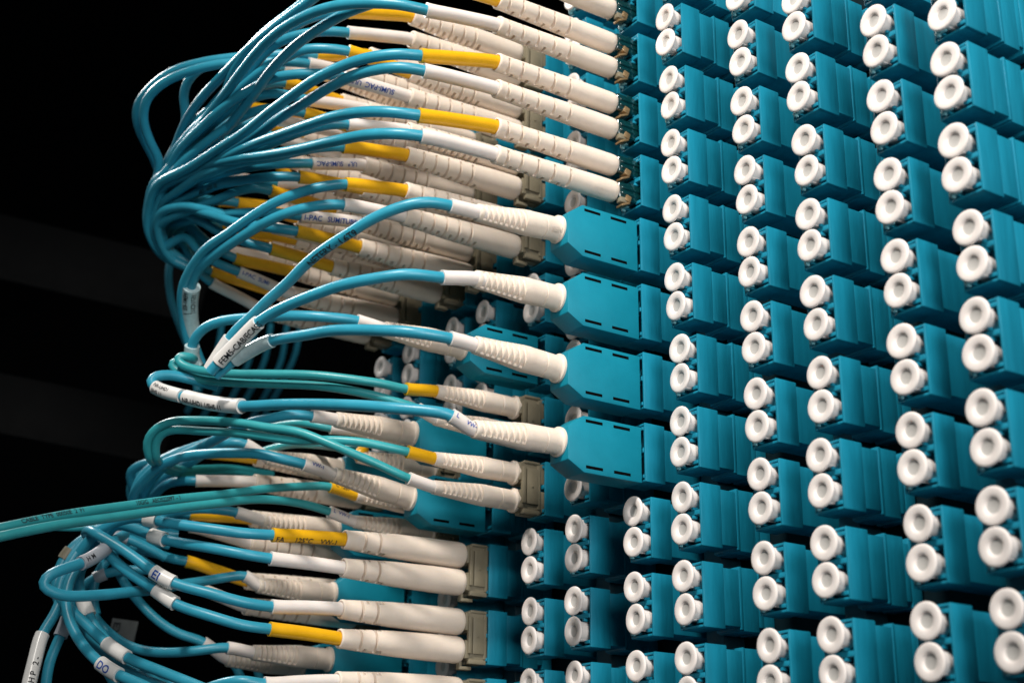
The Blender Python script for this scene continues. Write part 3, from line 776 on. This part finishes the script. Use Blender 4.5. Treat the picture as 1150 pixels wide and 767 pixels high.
loose([(300, 800), (293, 767), (288, 748), (286, 735)], 38, 38, 'shaded cable hanging right below the lowest ribbed boots', group='shaded cables hanging behind the labels')
loose([(280, 800), (273, 766), (262, 744), (252, 730)], 38, 38, 'shaded cable slanting below the lowest ribbed boots', group='shaded cables hanging behind the labels')

# hanging flag label in the dark
e = empty('flag_label', ray(140, 700) * 37, 0.)
tag(e, 'dim paper flag label with dark letters hanging below the hairpin cable', 'flag label')
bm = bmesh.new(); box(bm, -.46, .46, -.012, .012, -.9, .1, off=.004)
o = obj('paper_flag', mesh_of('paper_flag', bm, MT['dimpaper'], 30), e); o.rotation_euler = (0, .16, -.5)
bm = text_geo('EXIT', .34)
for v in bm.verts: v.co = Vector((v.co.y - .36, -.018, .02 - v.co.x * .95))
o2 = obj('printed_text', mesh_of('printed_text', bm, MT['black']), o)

# rack rails and the dark room behind
def rail(a, b, d, h, label):
    pa, pb = ray(*a) * d, ray(*b) * (d + 4)
    L = (pb - pa).length; x = (pb - pa).normalized()
    bm = bmesh.new(); box(bm, 0, L, 0, .3, -h / 2, h / 2, off=.04)
    o = obj('rack_rail', mesh_of('rack_rail', bm, MT['rail'], 35))
    z = Vector((0, 0, 1)); z = (z - x * z.dot(x)).normalized(); y = z.cross(x)
    o.matrix_world = Matrix((x, y, z)).transposed().to_4x4(); o.location = pa
    tag(o, label, 'rail', 'dark rack rails at left')
rail((-560, 340), (190, 490), 43, 2.0, 'dim steel rack rail left of the looping labelled cable')
rail((-560, 145), (230, 330), 47, 2.4, 'very dim steel rack rail left of the upper bundle')
bm = bmesh.new(); box(bm, -90, 90, 0, 1, -60, 110)
o = obj('back_wall', mesh_of('back_wall', bm, MT['back'])); o.location = (0, 95, 20); tag(o, kind='structure')

# ------------------------------------------------------------------ light, world, camera
def area(name, loc, target, size, power, col):
    l = bpy.data.lights.new(name, 'AREA'); l.shape = 'DISK'; l.size = size; l.energy = power; l.color = col
    o = bpy.data.objects.new(name, l); C.objects.link(o); o.location = loc
    o.rotation_euler = (Vector(target) - Vector(loc)).to_track_quat('-Z', 'Y').to_euler()
    return o
def spot(name, loc, target, radius, power, cone, col, blend=.6):
    l = bpy.data.lights.new(name, 'SPOT'); l.shadow_soft_size = radius; l.energy = power; l.color = col
    l.spot_size = math.radians(cone); l.spot_blend = blend
    o = bpy.data.objects.new(name, l); C.objects.link(o); o.location = loc
    o.rotation_euler = (Vector(target) - Vector(loc)).to_track_quat('-Z', 'Y').to_euler()
    return o
TG = W(0, 2, zc(6))
spot('key_lamp', TG + Vector((-.24, -.70, .67)).normalized() * 60, W(3.1, 0, zc(3.9)), 2.6, 205000, 33, (1, .935, .86), .8)
spot('front_fill', TG + Vector((.30, -.92, .10)).normalized() * 70, W(4.5, 0, zc(5.4)), 16, 180000, 32, (1, .97, .94))  # added fill to brighten the side faces, not a lamp of the place
spot('rim_lamp', TG + Vector((-.62, .42, .62)).normalized() * 55, W(-2, 7, zc(4.5)), 4, 78000, 34, (1, .97, .93))
w = bpy.data.worlds.new('World'); sc.world = w; w.use_nodes = True
w.node_tree.nodes['Background'].inputs[0].default_value = (.5, .7, .8, 1); w.node_tree.nodes['Background'].inputs[1].default_value = .07

cam = bpy.data.cameras.new('camera'); co = bpy.data.objects.new('camera', cam); C.objects.link(co)
co.matrix_world = Matrix((RI, UP, -FW)).transposed().to_4x4()
cam.sensor_width = 36; cam.lens = FPX / 1150 * 36; cam.clip_start = .5; cam.clip_end = 500
cam.dof.use_dof = True; cam.dof.focus_distance = 28.2; cam.dof.aperture_fstop = .26
sc.camera = co
sc.view_settings.view_transform = 'Standard'; sc.view_settings.look = 'None'; sc.view_settings.exposure = 0; sc.view_settings.gamma = 1
